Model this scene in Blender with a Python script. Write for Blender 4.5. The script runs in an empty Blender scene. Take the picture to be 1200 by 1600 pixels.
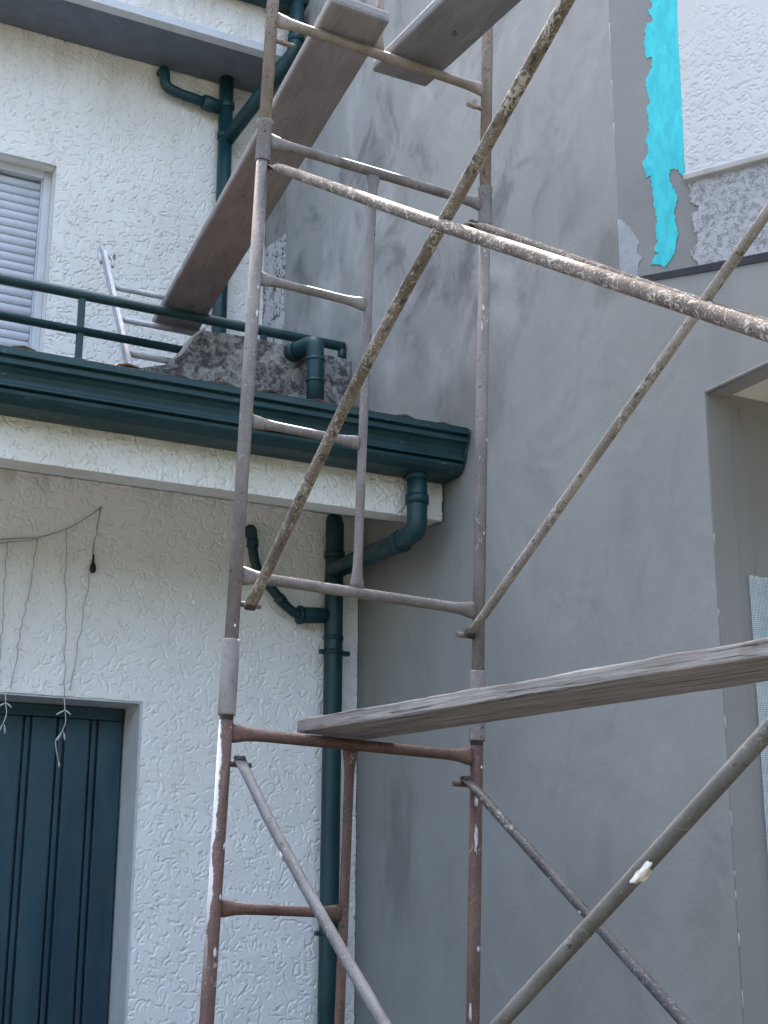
import bpy, math, random
from mathutils import Vector, Matrix
random.seed(7)
R = math.radians
scene = bpy.context.scene
col = scene.collection

# ------------------------------------------------------------------ camera
cam = bpy.data.cameras.new('camera')
cam.sensor_fit = 'VERTICAL'; cam.sensor_height = 36.0; cam.lens = 49.725
cam.clip_start = 0.05; cam.clip_end = 2000
camo = bpy.data.objects.new('camera', cam); col.objects.link(camo)
yaw, pitch, roll = R(27.517), R(15.518), R(0.206)
fwd = Vector((math.sin(yaw) * math.cos(pitch), math.cos(yaw) * math.cos(pitch), math.sin(pitch)))
rt0 = Vector((math.cos(yaw), -math.sin(yaw), 0)); up0 = rt0.cross(fwd)
rt = rt0 * math.cos(roll) + up0 * math.sin(roll); up = up0 * math.cos(roll) - rt0 * math.sin(roll)
mw = Matrix((rt, up, -fwd)).transposed().to_4x4(); mw.translation = (0, 0, 1.5)
camo.matrix_world = mw
scene.camera = camo

# ------------------------------------------------------------------ sky, sun, exposure
SUN_EL, SUN_AZ = R(60), R(33)            # azimuth from +Y towards +X: high behind the houses
world = bpy.data.worlds.new('World'); scene.world = world; world.use_nodes = True
wn = world.node_tree; wn.nodes.clear()
sky = wn.nodes.new('ShaderNodeTexSky'); sky.sky_type = 'NISHITA'; sky.sun_disc = False
sky.sun_elevation = SUN_EL; sky.sun_rotation = SUN_AZ
sky.air_density = 1.0; sky.dust_density = 8.0; sky.ozone_density = 0.2
bg = wn.nodes.new('ShaderNodeBackground'); bg.inputs['Strength'].default_value = 0.15
wo = wn.nodes.new('ShaderNodeOutputWorld')
wn.links.new(sky.outputs[0], bg.inputs[0]); wn.links.new(bg.outputs[0], wo.inputs[0])
sl = bpy.data.lights.new('sun', 'SUN'); sl.energy = 3.6; sl.angle = R(0.6); sl.color = (1.0, 0.95, 0.87)
so = bpy.data.objects.new('sun', sl); col.objects.link(so)
sd = Vector((math.sin(SUN_AZ) * math.cos(SUN_EL), math.cos(SUN_AZ) * math.cos(SUN_EL), math.sin(SUN_EL)))
so.rotation_euler = sd.to_track_quat('Z', 'Y').to_euler(); so.location = (0, 0, 20)
vs = scene.view_settings
vs.view_transform = 'Standard'; vs.look = 'None'; vs.exposure = 2.95; vs.gamma = 1.0; vs.use_curve_mapping = False
scene.render.engine = 'CYCLES'
scene.cycles.max_bounces = 6; scene.cycles.diffuse_bounces = 4

# ------------------------------------------------------------------ node helpers
class NT:
    def __init__(s, name, rough=0.8, spec=0.3, metal=0.0):
        s.m = bpy.data.materials.new(name); s.m.use_nodes = True
        s.t = s.m.node_tree; s.t.nodes.clear()
        s.o = s.t.nodes.new('ShaderNodeOutputMaterial')
        s.b = s.t.nodes.new('ShaderNodeBsdfPrincipled')
        s.t.links.new(s.b.outputs[0], s.o.inputs[0])
        s.b.inputs['Roughness'].default_value = rough
        s.b.inputs['Metallic'].default_value = metal
        s.b.inputs['Specular IOR Level'].default_value = spec
    def put(s, sock, v):
        if isinstance(v, bpy.types.NodeSocket): s.t.links.new(v, sock)
        elif isinstance(v, (tuple, list)) and len(v) == 3 and sock.type == 'RGBA': sock.default_value = (*v, 1)
        else: sock.default_value = v
    def pos(s): return s.t.nodes.new('ShaderNodeNewGeometry').outputs['Position']
    def obj(s): return s.t.nodes.new('ShaderNodeTexCoord').outputs['Object']
    def rnd(s): return s.t.nodes.new('ShaderNodeObjectInfo').outputs['Random']
    def nrm(s): return s.t.nodes.new('ShaderNodeNewGeometry').outputs['Normal']
    def scl(s, v, sc, loc=(0, 0, 0)):
        n = s.t.nodes.new('ShaderNodeMapping'); s.put(n.inputs['Vector'], v)
        n.inputs['Scale'].default_value = sc; s.put(n.inputs['Location'], loc); return n.outputs[0]
    def noise(s, v, scale, detail=2, rough=0.5, dist=0.0, color=False):
        n = s.t.nodes.new('ShaderNodeTexNoise'); s.put(n.inputs['Vector'], v)
        n.inputs['Scale'].default_value = scale; n.inputs['Detail'].default_value = detail
        n.inputs['Roughness'].default_value = rough; n.inputs['Distortion'].default_value = dist
        return n.outputs['Color' if color else 'Fac']
    def voro(s, v, scale, feature='F1', out='Distance', rnd=1.0):
        n = s.t.nodes.new('ShaderNodeTexVoronoi'); n.feature = feature; s.put(n.inputs['Vector'], v)
        n.inputs['Scale'].default_value = scale; n.inputs['Randomness'].default_value = rnd; return n.outputs[out]
    def wave(s, v, scale, dist=2, detail=2, dscale=1, direction='X'):
        n = s.t.nodes.new('ShaderNodeTexWave'); n.bands_direction = direction; s.put(n.inputs['Vector'], v)
        n.inputs['Scale'].default_value = scale; n.inputs['Distortion'].default_value = dist
        n.inputs['Detail'].default_value = detail; n.inputs['Detail Scale'].default_value = dscale; return n.outputs['Fac']
    def math(s, op, a, b=0.0, c=None, clamp=False):
        n = s.t.nodes.new('ShaderNodeMath'); n.operation = op; n.use_clamp = clamp
        s.put(n.inputs[0], a); s.put(n.inputs[1], b)
        if c is not None: s.put(n.inputs[2], c)
        return n.outputs[0]
    def step(s, v, a, b, lo=0.0, hi=1.0):
        n = s.t.nodes.new('ShaderNodeMapRange'); n.interpolation_type = 'SMOOTHSTEP'; s.put(n.inputs['Value'], v)
        n.inputs['From Min'].default_value = a; n.inputs['From Max'].default_value = b
        n.inputs['To Min'].default_value = lo; n.inputs['To Max'].default_value = hi; return n.outputs[0]
    def vadd(s, a, b, k):
        n = s.t.nodes.new('ShaderNodeVectorMath'); n.operation = 'MULTIPLY_ADD'
        s.put(n.inputs[0], b); n.inputs[1].default_value = (k, k, k); s.put(n.inputs[2], a); return n.outputs[0]
    def sep(s, v):
        n = s.t.nodes.new('ShaderNodeSeparateXYZ'); s.put(n.inputs[0], v); return n.outputs
    def mix(s, f, a, b, mode='MIX'):
        n = s.t.nodes.new('ShaderNodeMix'); n.data_type = 'RGBA'; n.blend_type = mode
        s.put(n.inputs[0], f); s.put(n.inputs[6], a); s.put(n.inputs[7], b); return n.outputs[2]
    def bump(s, h, strength=1.0, dist=0.005):
        n = s.t.nodes.new('ShaderNodeBump'); n.inputs['Strength'].default_value = strength
        n.inputs['Distance'].default_value = dist; s.put(n.inputs['Height'], h)
        s.t.links.new(n.outputs[0], s.b.inputs['Normal'])
    def color(s, c): s.put(s.b.inputs['Base Color'], c)
    def rough(s, c): s.put(s.b.inputs['Roughness'], c)

# ------------------------------------------------------------------ materials
def m_roughcast(name, tint=(0.74, 0.74, 0.71), scale=1.0, stain=0.25):
    k = NT(name, 0.75, 0.25); p = k.pos()
    st = k.step(k.noise(k.scl(p, (1, 1, 0.6)), 2.6, 4, 0.6), 0.42, 0.72)
    c = k.mix(k.math('MULTIPLY', st, stain), tint, (tint[0] * 0.78, tint[1] * 0.75, tint[2] * 0.66))
    sp = k.step(k.noise(p, 17, 4, 0.7), 0.62, 0.74)
    c = k.mix(k.math('MULTIPLY', sp, stain), c, (0.46, 0.45, 0.40))
    zz = k.sep(p)[2]
    run = k.step(k.noise(k.scl(p, (1, 1, 0.18)), 9, 4, 0.65), 0.44, 0.66)
    led = k.math('MAXIMUM', k.math('MULTIPLY', k.step(zz, 3.24, 3.41), k.step(zz, 3.46, 3.47, 1, 0)), k.math('MULTIPLY', k.step(zz, 5.75, 6.5), 0.7))
    c = k.mix(k.math('MULTIPLY', k.math('MULTIPLY', run, led), 0.5), c, (0.42, 0.385, 0.30))
    k.color(c); return k.m

def m_cement(name, base=(0.242, 0.248, 0.234), contrast=1.0, streak=True):
    k = NT(name, 0.85, 0.2); p = k.pos()
    big = k.noise(k.scl(p, (1, 1, 0.6)), 1.5, 4, 0.55, 0.5)
    sw = k.noise(k.scl(p, (1, 1.3, 0.8)), 2.3, 3, 0.5, 1.2)
    zz = k.sep(p)[2]; yy = k.sep(p)[1]
    d = (base[0] * 0.66, base[1] * 0.67, base[2] * 0.69); l = (base[0] * 1.20, base[1] * 1.22, base[2] * 1.24)
    c = k.mix(k.math('MULTIPLY', k.step(big, 0.36, 0.66), 0.55 * contrast), base, l)
    c = k.mix(k.math('MULTIPLY', k.step(sw, 0.55, 0.75), 0.30 * contrast), c, d)
    if streak:   # fresher, blotchy coat high up beside the old house
        wet = k.math('MULTIPLY', k.step(zz, 3.6, 4.2), k.step(yy, 3.9, 5.0))
        bl = k.step(k.noise(k.scl(p, (1, 1.0, 0.95)), 2.7, 5, 0.62, 0.8), 0.48, 0.70)
        c = k.mix(k.math('MULTIPLY', k.math('MULTIPLY', bl, wet), 0.95), c, (base[0] * 0.5, base[1] * 0.52, base[2] * 0.54))
        li = k.step(k.noise(k.scl(p, (1, 1.1, 0.8), (4, 2, 9)), 2.2, 5, 0.62, 0.7), 0.48, 0.70)
        c = k.mix(k.math('MULTIPLY', k.math('MULTIPLY', li, wet), 0.6), c, (0.39, 0.405, 0.40))
    if streak:   # damp stain low down near the inner corner, damp patch beside the upper outer corner
        wob = k.math('MULTIPLY', k.math('SUBTRACT', k.noise(k.scl(p, (1, 2, 0.7)), 4.0, 3, 0.6), 0.5), 0.5)
        y1 = k.math('ABSOLUTE', k.math('SUBTRACT', k.math('ADD', yy, wob), 5.80))
        s1 = k.math('MULTIPLY', k.step(y1, 0.03, 0.20, 1, 0), k.math('MULTIPLY', k.step(zz, 1.95, 2.15, 1, 0), k.step(zz, 1.25, 1.6)))
        c = k.mix(k.math('MULTIPLY', s1, 0.55), c, (base[0] * 0.5, base[1] * 0.5, base[2] * 0.52))
        s3 = k.math('MULTIPLY', k.step(k.math('ABSOLUTE', k.math('SUBTRACT', k.math('ADD', yy, wob), 5.15)), 0.10, 0.42, 1, 0), k.math('MULTIPLY', k.step(k.math('ADD', zz, wob), 3.65, 3.98, 1, 0), k.step(zz, 3.3, 3.5)))
        c = k.mix(k.math('MULTIPLY', s3, 0.6), c, (base[0] * 0.5, base[1] * 0.48, base[2] * 0.48))
        y2 = k.math('ADD', yy, k.math('MULTIPLY', wob, 0.5))
        s2 = k.math('MULTIPLY', k.step(y2, 4.06, 4.16, 1, 0), k.math('MULTIPLY', k.step(k.math('ADD', zz, wob), 4.0, 4.16, 1, 0), k.step(zz, 3.70, 3.80)))
        c = k.mix(k.math('MULTIPLY', s2, 0.6), c, (base[0] * 0.55, base[1] * 0.56, base[2] * 0.57))
    gr = k.step(k.noise(p, 160, 2, 0.6), 0.64, 0.72)
    c = k.mix(k.math('MULTIPLY', gr, 0.22), c, (base[0] * 1.5, base[1] * 1.5, base[2] * 1.5))
    g = k.noise(p, 70, 3, 0.7)
    c = k.mix(k.math('MULTIPLY', k.step(g, 0.35, 0.7), 0.16), c, (base[0] * 0.72, base[1] * 0.72, base[2] * 0.72))
    k.color(c)
    h = k.math('ADD', k.noise(k.scl(p, (1, 1.2, 0.8)), 2.6, 2, 0.5, 0.8), k.math('MULTIPLY', g, 0.05))
    h = k.math('ADD', h, k.math('MULTIPLY', k.noise(k.scl(p, (1, 0.8, 1.6)), 9, 2, 0.5, 0.5), 0.05))
    k.bump(h, 0.75, 0.022)
    return k.m

def m_mottled(name, light=(0.62, 0.61, 0.60), dark=(0.06, 0.06, 0.065), scale=1.0, amount=0.5):
    k = NT(name, 0.9, 0.15); p = k.pos()
    pw = k.vadd(p, k.noise(p, 22 * scale, 3, color=True), 0.05 / scale)
    v = k.noise(pw, 34 * scale, 5, 0.7)
    b = k.noise(p, 7 * scale, 3, 0.6)
    f = k.step(k.math('ADD', v, k.math('MULTIPLY', k.math('SUBTRACT', b, 0.5), 0.7)), 0.60 - 0.22 * amount, 0.70 - 0.22 * amount)
    c = k.mix(f, light, dark)
    w = k.step(k.noise(k.scl(p, (1, 1, 1), (5, 5, 2)), 11 * scale, 3, 0.6), 0.58, 0.66)
    c = k.mix(k.math('MULTIPLY', w, 0.7), c, (light[0] * 0.98, light[1] * 0.98, light[2] * 0.95))
    k.color(c)
    k.bump(k.math('ADD', v, k.math('MULTIPLY', b, 0.6)), 0.9, 0.012)
    return k.m

def m_lichen(name):
    k = NT(name, 0.95, 0.1); p = k.pos()
    n = k.noise(p, 19, 5, 0.72, 1.2); n2 = k.noise(k.scl(p, (1, 1, 1), (3, 1, 7)), 33, 5, 0.75, 0.8); n3 = k.noise(k.scl(p, (1, 1, 1), (2, 4, 1)), 9, 4, 0.6, 0.6)
    c = k.mix(k.step(n, 0.40, 0.60), (0.085, 0.083, 0.080), (0.29, 0.285, 0.27))
    c = k.mix(k.step(n2, 0.53, 0.62), c, (0.070, 0.068, 0.064))
    c = k.mix(k.math('MULTIPLY', k.step(n3, 0.52, 0.58), k.step(n2, 0.34, 0.54, 1.0, 0.35)), c, (0.44, 0.44, 0.41))
    k.color(c); k.bump(k.math('ADD', n, n2), 1.0, 0.014)
    return k.m

def m_paint(name, base, rough=0.45, worn=0.25, wornc=(0.3, 0.36, 0.36), spec=0.4, scale=1.0):
    k = NT(name, rough, spec); p = k.pos()
    n = k.noise(p, 6 * scale, 4, 0.6)
    c = k.mix(k.step(n, 0.35, 0.7), base, (base[0] * 1.7 + 0.004, base[1] * 1.5, base[2] * 1.45))
    sc = k.step(k.noise(k.scl(p, (0.5, 1, 2.2)), 38 * scale, 4, 0.65), 0.64, 0.72)
    c = k.mix(k.math('MULTIPLY', sc, worn), c, wornc)
    k.color(c); k.rough(k.step(n, 0.3, 0.7, rough - 0.08, rough + 0.15))
    k.bump(k.noise(p, 60, 3), 0.15, 0.002)
    return k.m

def m_tube(name, base, second, splat, amount=0.25, fine=0.3, rough=0.6, metal=0.0, whiteside=False, dark=0.0):
    """painted steel tube with rust, mortar splashes and chipped paint; texture fixed to the object"""
    k = NT(name, rough, 0.35, metal); p = k.obj()
    r = k.rnd(); n = k.t.nodes.new('ShaderNodeCombineXYZ')
    for i in range(3): k.put(n.inputs[i], k.math('MULTIPLY', r, 17.0 + 7 * i))
    v = k.t.nodes.new('ShaderNodeVectorMath'); k.put(v.inputs[0], p); k.put(v.inputs[1], n.outputs[0]); q = v.outputs[0]
    a = k.noise(k.scl(q, (1, 1, 0.45)), 12, 4, 0.65)
    c = k.mix(k.step(a, 0.40, 0.62), base, second)
    b = k.noise(k.scl(q, (1, 1, 0.7)), 62, 4, 0.7, 1.0)
    big = k.noise(q, 9, 2)
    f = k.step(k.math('ADD', b, k.math('MULTIPLY', k.math('SUBTRACT', big, 0.5), 0.5)), 0.68 - 0.26 * amount, 0.72 - 0.24 * amount)
    g = k.noise(k.scl(q, (1, 1, 1.6)), 120, 2, 0.6)
    f2 = k.math('MULTIPLY', k.step(g, 0.58, 0.66), fine)
    c = k.mix(f, c, splat)
    c = k.mix(f2, c, (splat[0] * 1.15, splat[1] * 1.15, splat[2] * 1.15))
    dk = k.step(k.noise(k.scl(q, (1, 1, 0.8), (3, 1, 2)), 44, 4, 0.7), 0.62 - dark, 0.67 - dark)
    c = k.mix(k.math('MULTIPLY', dk, 0.8), c, (0.03, 0.024, 0.02))
    if whiteside:
        x = k.sep(p)[0]; z = k.sep(p)[2]
        wn_ = k.noise(k.scl(p, (1, 1, 0.5)), 22, 4, 0.7)
        lim = k.math('ADD', x, k.math('MULTIPLY', k.math('SUBTRACT', wn_, 0.5), 0.03))
        wf = k.math('MULTIPLY', k.step(lim, -0.0160, -0.0145, 1, 0), k.step(z, 1.25, 1.6))
        c = k.mix(wf, c, (0.45, 0.46, 0.46))
    k.color(c)
    k.bump(k.math('ADD', k.math('MULTIPLY', f, 0.8), k.math('MULTIPLY', b, 0.7)), 0.6, 0.003)
    return k.m

def m_wood(name, a, b, d, along=1.0):
    k = NT(name, 0.85, 0.15); p = k.obj()
    g = k.noise(k.scl(p, (1.2, 26, 40)), 2.2, 6, 0.65, 0.7)
    c = k.mix(k.step(g, 0.34, 0.66), a, b)
    ln = k.step(k.noise(k.scl(p, (0.9, 55, 90)), 2.0, 4, 0.7, 1.0), 0.56, 0.66)
    c = k.mix(k.math('MULTIPLY', ln, 0.85), c, d)
    bl = k.step(k.noise(k.scl(p, (1, 2, 2)), 5, 4, 0.6), 0.55, 0.72)
    c = k.mix(k.math('MULTIPLY', bl, 0.35), c, d)
    k.color(c); k.bump(k.math('ADD', g, k.math('MULTIPLY', ln, -0.6)), 1.0, 0.005)
    return k.m

def m_board(name, a, b, stain):
    k = NT(name, 0.8, 0.2); p = k.obj()
    n = k.noise(k.scl(p, (0.6, 2.0, 2)), 5, 5, 0.6, 0.5)
    c = k.mix(k.step(n, 0.35, 0.68), a, b)
    f = k.noise(k.scl(p, (1, 9, 9)), 9, 4, 0.6)
    c = k.mix(k.math('MULTIPLY', k.step(f, 0.45, 0.65), 0.25), c, stain)
    s = k.step(k.noise(k.scl(p, (1, 1.4, 1), (4, 2, 2)), 7.5, 4, 0.65), 0.63, 0.70)
    c = k.mix(k.math('MULTIPLY', s, 0.9), c, (stain[0] * 0.8, stain[1] * 0.8, stain[2] * 0.8))
    w = k.step(k.noise(p, 46, 3, 0.6), 0.68, 0.74)
    c = k.mix(k.math('MULTIPLY', w, 0.35), c, (0.42, 0.40, 0.38))
    k.color(c); k.bump(k.math('ADD', n, k.math('MULTIPLY', f, 0.4)), 0.35, 0.004)
    return k.m

def m_plain(name, base, rough=0.7, var=0.12, spec=0.3, scale=9, metal=0.0):
    k = NT(name, rough, spec, metal); p = k.pos()
    n = k.noise(p, scale, 4, 0.6)
    c = k.mix(k.step(n, 0.3, 0.7), tuple(x * (1 - var) for x in base), tuple(min(1, x * (1 + var)) for x in base))
    k.color(c); k.bump(k.noise(p, scale * 7, 3), 0.2, 0.002); return k.m

def m_door(name):
    k = NT(name, 0.42, 0.45); p = k.pos()
    n = k.noise(k.scl(p, (1.6, 1, 0.35)), 4, 5, 0.6, 0.4)
    c = k.mix(k.step(n, 0.36, 0.66), (0.010, 0.042, 0.068), (0.024, 0.072, 0.092))
    c = k.mix(k.math('MULTIPLY', k.step(k.noise(k.scl(p, (3, 1, 0.5)), 6, 4), 0.56, 0.7), 0.5), c, (0.034, 0.052, 0.052))
    s = k.step(k.noise(k.scl(p, (1, 1, 0.7)), 30, 4, 0.6), 0.70, 0.74)
    c = k.mix(k.math('MULTIPLY', s, 0.6), c, (0.006, 0.010, 0.013))
    k.color(c); k.rough(k.step(n, 0.3, 0.7, 0.35, 0.6)); k.bump(k.noise(p, 9, 2), 0.12, 0.01)
    return k.m

def m_turq(name):
    k = NT(name, 0.6, 0.3); p = k.pos()
    n = k.noise(k.scl(p, (1, 1, 0.35)), 26, 4, 0.65, 0.5)
    c = k.mix(k.step(n, 0.35, 0.68), (0.034, 0.42, 0.46), (0.052, 0.53, 0.56))
    gsp = k.step(k.noise(p, 85, 4, 0.7, 0.6), 0.66, 0.72)
    cl = k.step(k.noise(p, 9, 2), 0.46, 0.60)
    c = k.mix(k.math('MULTIPLY', k.math('MULTIPLY', gsp, cl), 0.75), c, (0.20, 0.24, 0.24))
    k.color(c); k.bump(k.noise(k.scl(p, (1, 1, 0.4)), 60, 4, 0.6), 0.4, 0.003); return k.m

MAT = {
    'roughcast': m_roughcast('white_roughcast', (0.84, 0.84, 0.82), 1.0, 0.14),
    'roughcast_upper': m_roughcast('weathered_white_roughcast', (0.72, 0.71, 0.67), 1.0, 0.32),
    'roughcast_cream': m_roughcast('cream_roughcast', (0.76, 0.75, 0.69), 1.05, 0.5),
    'roughcast_fine': m_roughcast('fine_white_roughcast', (0.52, 0.52, 0.51), 1.6, 0.2),
    'cement': m_cement('grey_cement_render'),
    'cement_dark': m_cement('darker_cement_render', (0.222, 0.220, 0.208), 0.6, False),  # slightly darker, less blue cement for the end and front walls
    'cement_light': m_plain('dry_cement_smear', (0.31, 0.325, 0.335), 0.9, 0.10, 0.1, 20),
    'mottled': m_mottled('weathered_old_render', (0.50, 0.49, 0.49), (0.08, 0.08, 0.085), 1.5, 0.42),
    'mottled_pale': m_mottled('weathered_pale_render', (0.54, 0.54, 0.54), (0.27, 0.27, 0.275), 5.5, 0.52),
    'lichen': m_lichen('lichen_covered_concrete'),
    'turquoise': m_turq('turquoise_primer'),
    'green': m_paint('dark_green_paint', (0.007, 0.034, 0.038), 0.42, 0.22),
    'green_worn': m_paint('worn_dark_green_paint', (0.007, 0.036, 0.041), 0.48, 0.65, (0.20, 0.26, 0.26)),
    'green_pipe': m_paint('dark_green_pipe', (0.0045, 0.034, 0.040), 0.40, 0.22, (0.16, 0.20, 0.20)),
    'door': m_door('dark_blue_green_steel'),
    'white_paint': m_plain('grey_white_paint', (0.52, 0.55, 0.57), 0.6, 0.06),
    'soffit': m_plain('slate_blue_soffit_paint', (0.13, 0.15, 0.18), 0.8, 0.10),
    'pvc': m_plain('white_plastic_slat', (0.70, 0.73, 0.78), 0.4, 0.04, 0.4),
    'alu': m_plain('dull_aluminium', (0.42, 0.43, 0.44), 0.5, 0.2, 0.4, 18, 0.25),
    'terracotta': m_plain('terracotta_tile', (0.13, 0.075, 0.058), 0.9, 0.35, 0.15, 16),
    'cream': m_plain('cream_ceiling_paint', (0.58, 0.56, 0.50), 0.8, 0.05),
    'sillstone': m_plain('pale_stone_sill', (0.40, 0.39, 0.37), 0.8, 0.10),
    'flashing': m_plain('dark_flashing', (0.012, 0.018, 0.026), 0.5, 0.2),
    'beadwhite': m_plain('white_corner_bead', (0.50, 0.52, 0.53), 0.5, 0.1),
    'mesh': m_plain('white_glass_fibre_mesh', (0.62, 0.70, 0.72), 0.6, 0.1, 0.3, 30),
    'wire': m_plain('pale_wire', (0.40, 0.37, 0.34), 0.6, 0.1),
    'wire_white': m_plain('white_light_wire', (0.55, 0.55, 0.54), 0.5, 0.1),
    'black': m_plain('black_plastic', (0.008, 0.010, 0.014), 0.45, 0.1, 0.4),
    'rust': m_tube('rust_brown_tube', (0.080, 0.044, 0.034), (0.118, 0.068, 0.053), (0.30, 0.27, 0.25), 0.02, 0.18),
    'rust_white': m_tube('rust_brown_tube_white_edge', (0.080, 0.044, 0.034), (0.118, 0.068, 0.053), (0.30, 0.27, 0.25), 0.02, 0.18, whiteside=True),
    'taupe': m_tube('grey_mauve_tube', (0.128, 0.112, 0.102), (0.178, 0.157, 0.145), (0.36, 0.34, 0.32), 0.04, 0.25),
    'beige': m_tube('beige_rusty_tube', (0.20, 0.158, 0.125), (0.25, 0.21, 0.175), (0.13, 0.080, 0.055), 0.25, 0.15),
    'sleeve': m_tube('cement_grey_sleeve', (0.165, 0.148, 0.140), (0.23, 0.21, 0.195), (0.31, 0.29, 0.275), 0.15, 0.2),
    'brace_mortar': m_tube('mortar_caked_tube', (0.085, 0.068, 0.056), (0.145, 0.122, 0.102), (0.36, 0.335, 0.285), 0.42, 0.75, 0.85, dark=0.02),
    'brace_tan': m_tube('tan_crusted_tube', (0.110, 0.088, 0.066), (0.175, 0.148, 0.115), (0.37, 0.34, 0.28), 0.46, 0.6, 0.85, dark=0.05),
    'brace_pale': m_tube('pale_speckled_tube', (0.20, 0.178, 0.148), (0.29, 0.265, 0.23), (0.38, 0.355, 0.32), 0.36, 0.5, 0.8, dark=0.03),
    'brace_grey': m_tube('galvanised_grey_tube', (0.075, 0.080, 0.085), (0.125, 0.130, 0.136), (0.22, 0.225, 0.23), 0.16, 0.25, 0.7, 0.0),
    'brace_dirt': m_tube('dirty_olive_grey_tube', (0.105, 0.105, 0.096), (0.145, 0.145, 0.135), (0.21, 0.205, 0.19), 0.22, 0.25, 0.75),
    'brace_dark': m_tube('dark_grey_tube', (0.050, 0.052, 0.056), (0.085, 0.087, 0.090), (0.28, 0.28, 0.27), 0.20, 0.35, 0.6),
    'plank_wood': m_wood('weathered_timber', (0.205, 0.190, 0.172), (0.36, 0.338, 0.31), (0.062, 0.054, 0.047)),
    'board_brown': m_board('stained_scaffold_board', (0.220, 0.208, 0.204), (0.275, 0.262, 0.256), (0.110, 0.100, 0.098)),
    'board_grey': m_board('grey_scaffold_board', (0.180, 0.180, 0.184), (0.230, 0.230, 0.233), (0.090, 0.089, 0.093)),
    'paint_grey': m_plain('pale_paint_chip', (0.52, 0.53, 0.53), 0.7, 0.15, 0.3, 40),
    'black_steel': m_plain('dark_rusty_steel', (0.045, 0.035, 0.030), 0.7, 0.3, 0.3, 60),
    'paint_chip': m_plain('cream_paint_blob', (0.72, 0.70, 0.60), 0.6, 0.1),
    'leaf': m_plain('added_hedge_leaf', (0.045, 0.075, 0.03), 0.7, 0.35, 0.2, 3),
    'roof': m_plain('roof_slab', (0.22, 0.20, 0.18), 0.9, 0.15),
}

def m_ground():
    k = NT('concrete_yard', 0.9, 0.2); p = k.pos()
    n = k.noise(p, 1.3, 6, 0.6); g = k.noise(p, 45, 4, 0.7)
    c = k.mix(k.step(n, 0.35, 0.7), (0.055, 0.054, 0.053), (0.075, 0.073, 0.071))
    c = k.mix(k.math('MULTIPLY', k.step(g, 0.5, 0.7), 0.3), c, (0.05, 0.049, 0.047))
    k.color(c); k.bump(g, 0.4, 0.006); return k.m
MAT['ground'] = m_ground()

# ------------------------------------------------------------------ mesh helpers
class MB:
    def __init__(s): s.v = []; s.f = []; s.sm = []
    def box(s, a, b):
        i = len(s.v)
        for z in (a[2], b[2]):
            s.v += [(a[0], a[1], z), (b[0], a[1], z), (b[0], b[1], z), (a[0], b[1], z)]
        for q in ((3, 2, 1, 0), (4, 5, 6, 7), (0, 1, 5, 4), (1, 2, 6, 5), (2, 3, 7, 6), (3, 0, 4, 7)):
            s.f.append([i + j for j in q]); s.sm.append(False)
        return s
    def hexa(s, bot, top):
        i = len(s.v); s.v += [tuple(p) for p in bot] + [tuple(p) for p in top]
        for q in ((3, 2, 1, 0), (4, 5, 6, 7), (0, 1, 5, 4), (1, 2, 6, 5), (2, 3, 7, 6), (3, 0, 4, 7)):
            s.f.append([i + j for j in q]); s.sm.append(False)
        return s
    def prism(s, poly, d):
        """poly: list of 3d points (planar), extruded by vector d"""
        i = len(s.v); n = len(poly); d = Vector(d)
        s.v += [tuple(p) for p in poly] + [tuple(Vector(p) + d) for p in poly]
        s.f.append([i + k for k in range(n)][::-1]); s.f.append([i + n + k for k in range(n)]); s.sm += [False, False]
        for k in range(n):
            s.f.append([i + k, i + (k + 1) % n, i + n + (k + 1) % n, i + n + k]); s.sm.append(False)
        return s
    def tube(s, pts, r, n=14, cap=True, squash=None):
        """pts: centre line; r: radius or list; squash: list of (a,b) multipliers for the two cross axes"""
        P = [Vector(p) for p in pts]; m = len(P); i0 = len(s.v)
        rr = r if isinstance(r, (list, tuple)) else [r] * m
        d0 = (P[1] - P[0]).normalized()
        ref = Vector((0, 0, 1)) if abs(d0.z) < 0.9 else Vector((1, 0, 0))
        u = d0.cross(ref).normalized()
        for k in range(m):
            d = (P[min(k + 1, m - 1)] - P[max(k - 1, 0)]).normalized()
            u = (u - d * u.dot(d)).normalized(); w = d.cross(u)
            sa, sb = squash[k] if squash else (1, 1)
            for j in range(n):
                t = 2 * math.pi * j / n
                s.v.append(tuple(P[k] + u * math.cos(t) * rr[k] * sa + w * math.sin(t) * rr[k] * sb))
        for k in range(m - 1):
            for j in range(n):
                a = i0 + k * n + j; b = i0 + k * n + (j + 1) % n
                s.f.append([a, b, b + n, a + n]); s.sm.append(True)
        if cap:
            s.f.append([i0 + j for j in range(n)][::-1]); s.sm.append(False)
            s.f.append([i0 + (m - 1) * n + j for j in range(n)]); s.sm.append(False)
        return s
    def extrude_x(s, prof, x0, x1, cap=True):
        """prof: closed list of (y,z); swept along X"""
        return s.prism([(x0, y, z) for y, z in prof], (x1 - x0, 0, 0))
    def build(s, name, mat, parent=None, bevel=0.0, loc=None, mats=None):
        me = bpy.data.meshes.new(name); me.from_pydata(s.v, [], s.f); me.update()
        import bmesh
        bm = bmesh.new(); bm.from_mesh(me); bmesh.ops.recalc_face_normals(bm, faces=bm.faces); bm.to_mesh(me); bm.free()
        me.polygons.foreach_set('use_smooth', s.sm)
        me.materials.append(MAT[mat])
        o = bpy.data.objects.new(name, me); col.objects.link(o)
        if parent: o.parent = parent
        if loc: o.location = loc
        if bevel:
            b = o.modifiers.new('bevel', 'BEVEL'); b.width = bevel; b.segments = 2; b.limit_method = 'ANGLE'; b.angle_limit = R(40)
        return o

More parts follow.
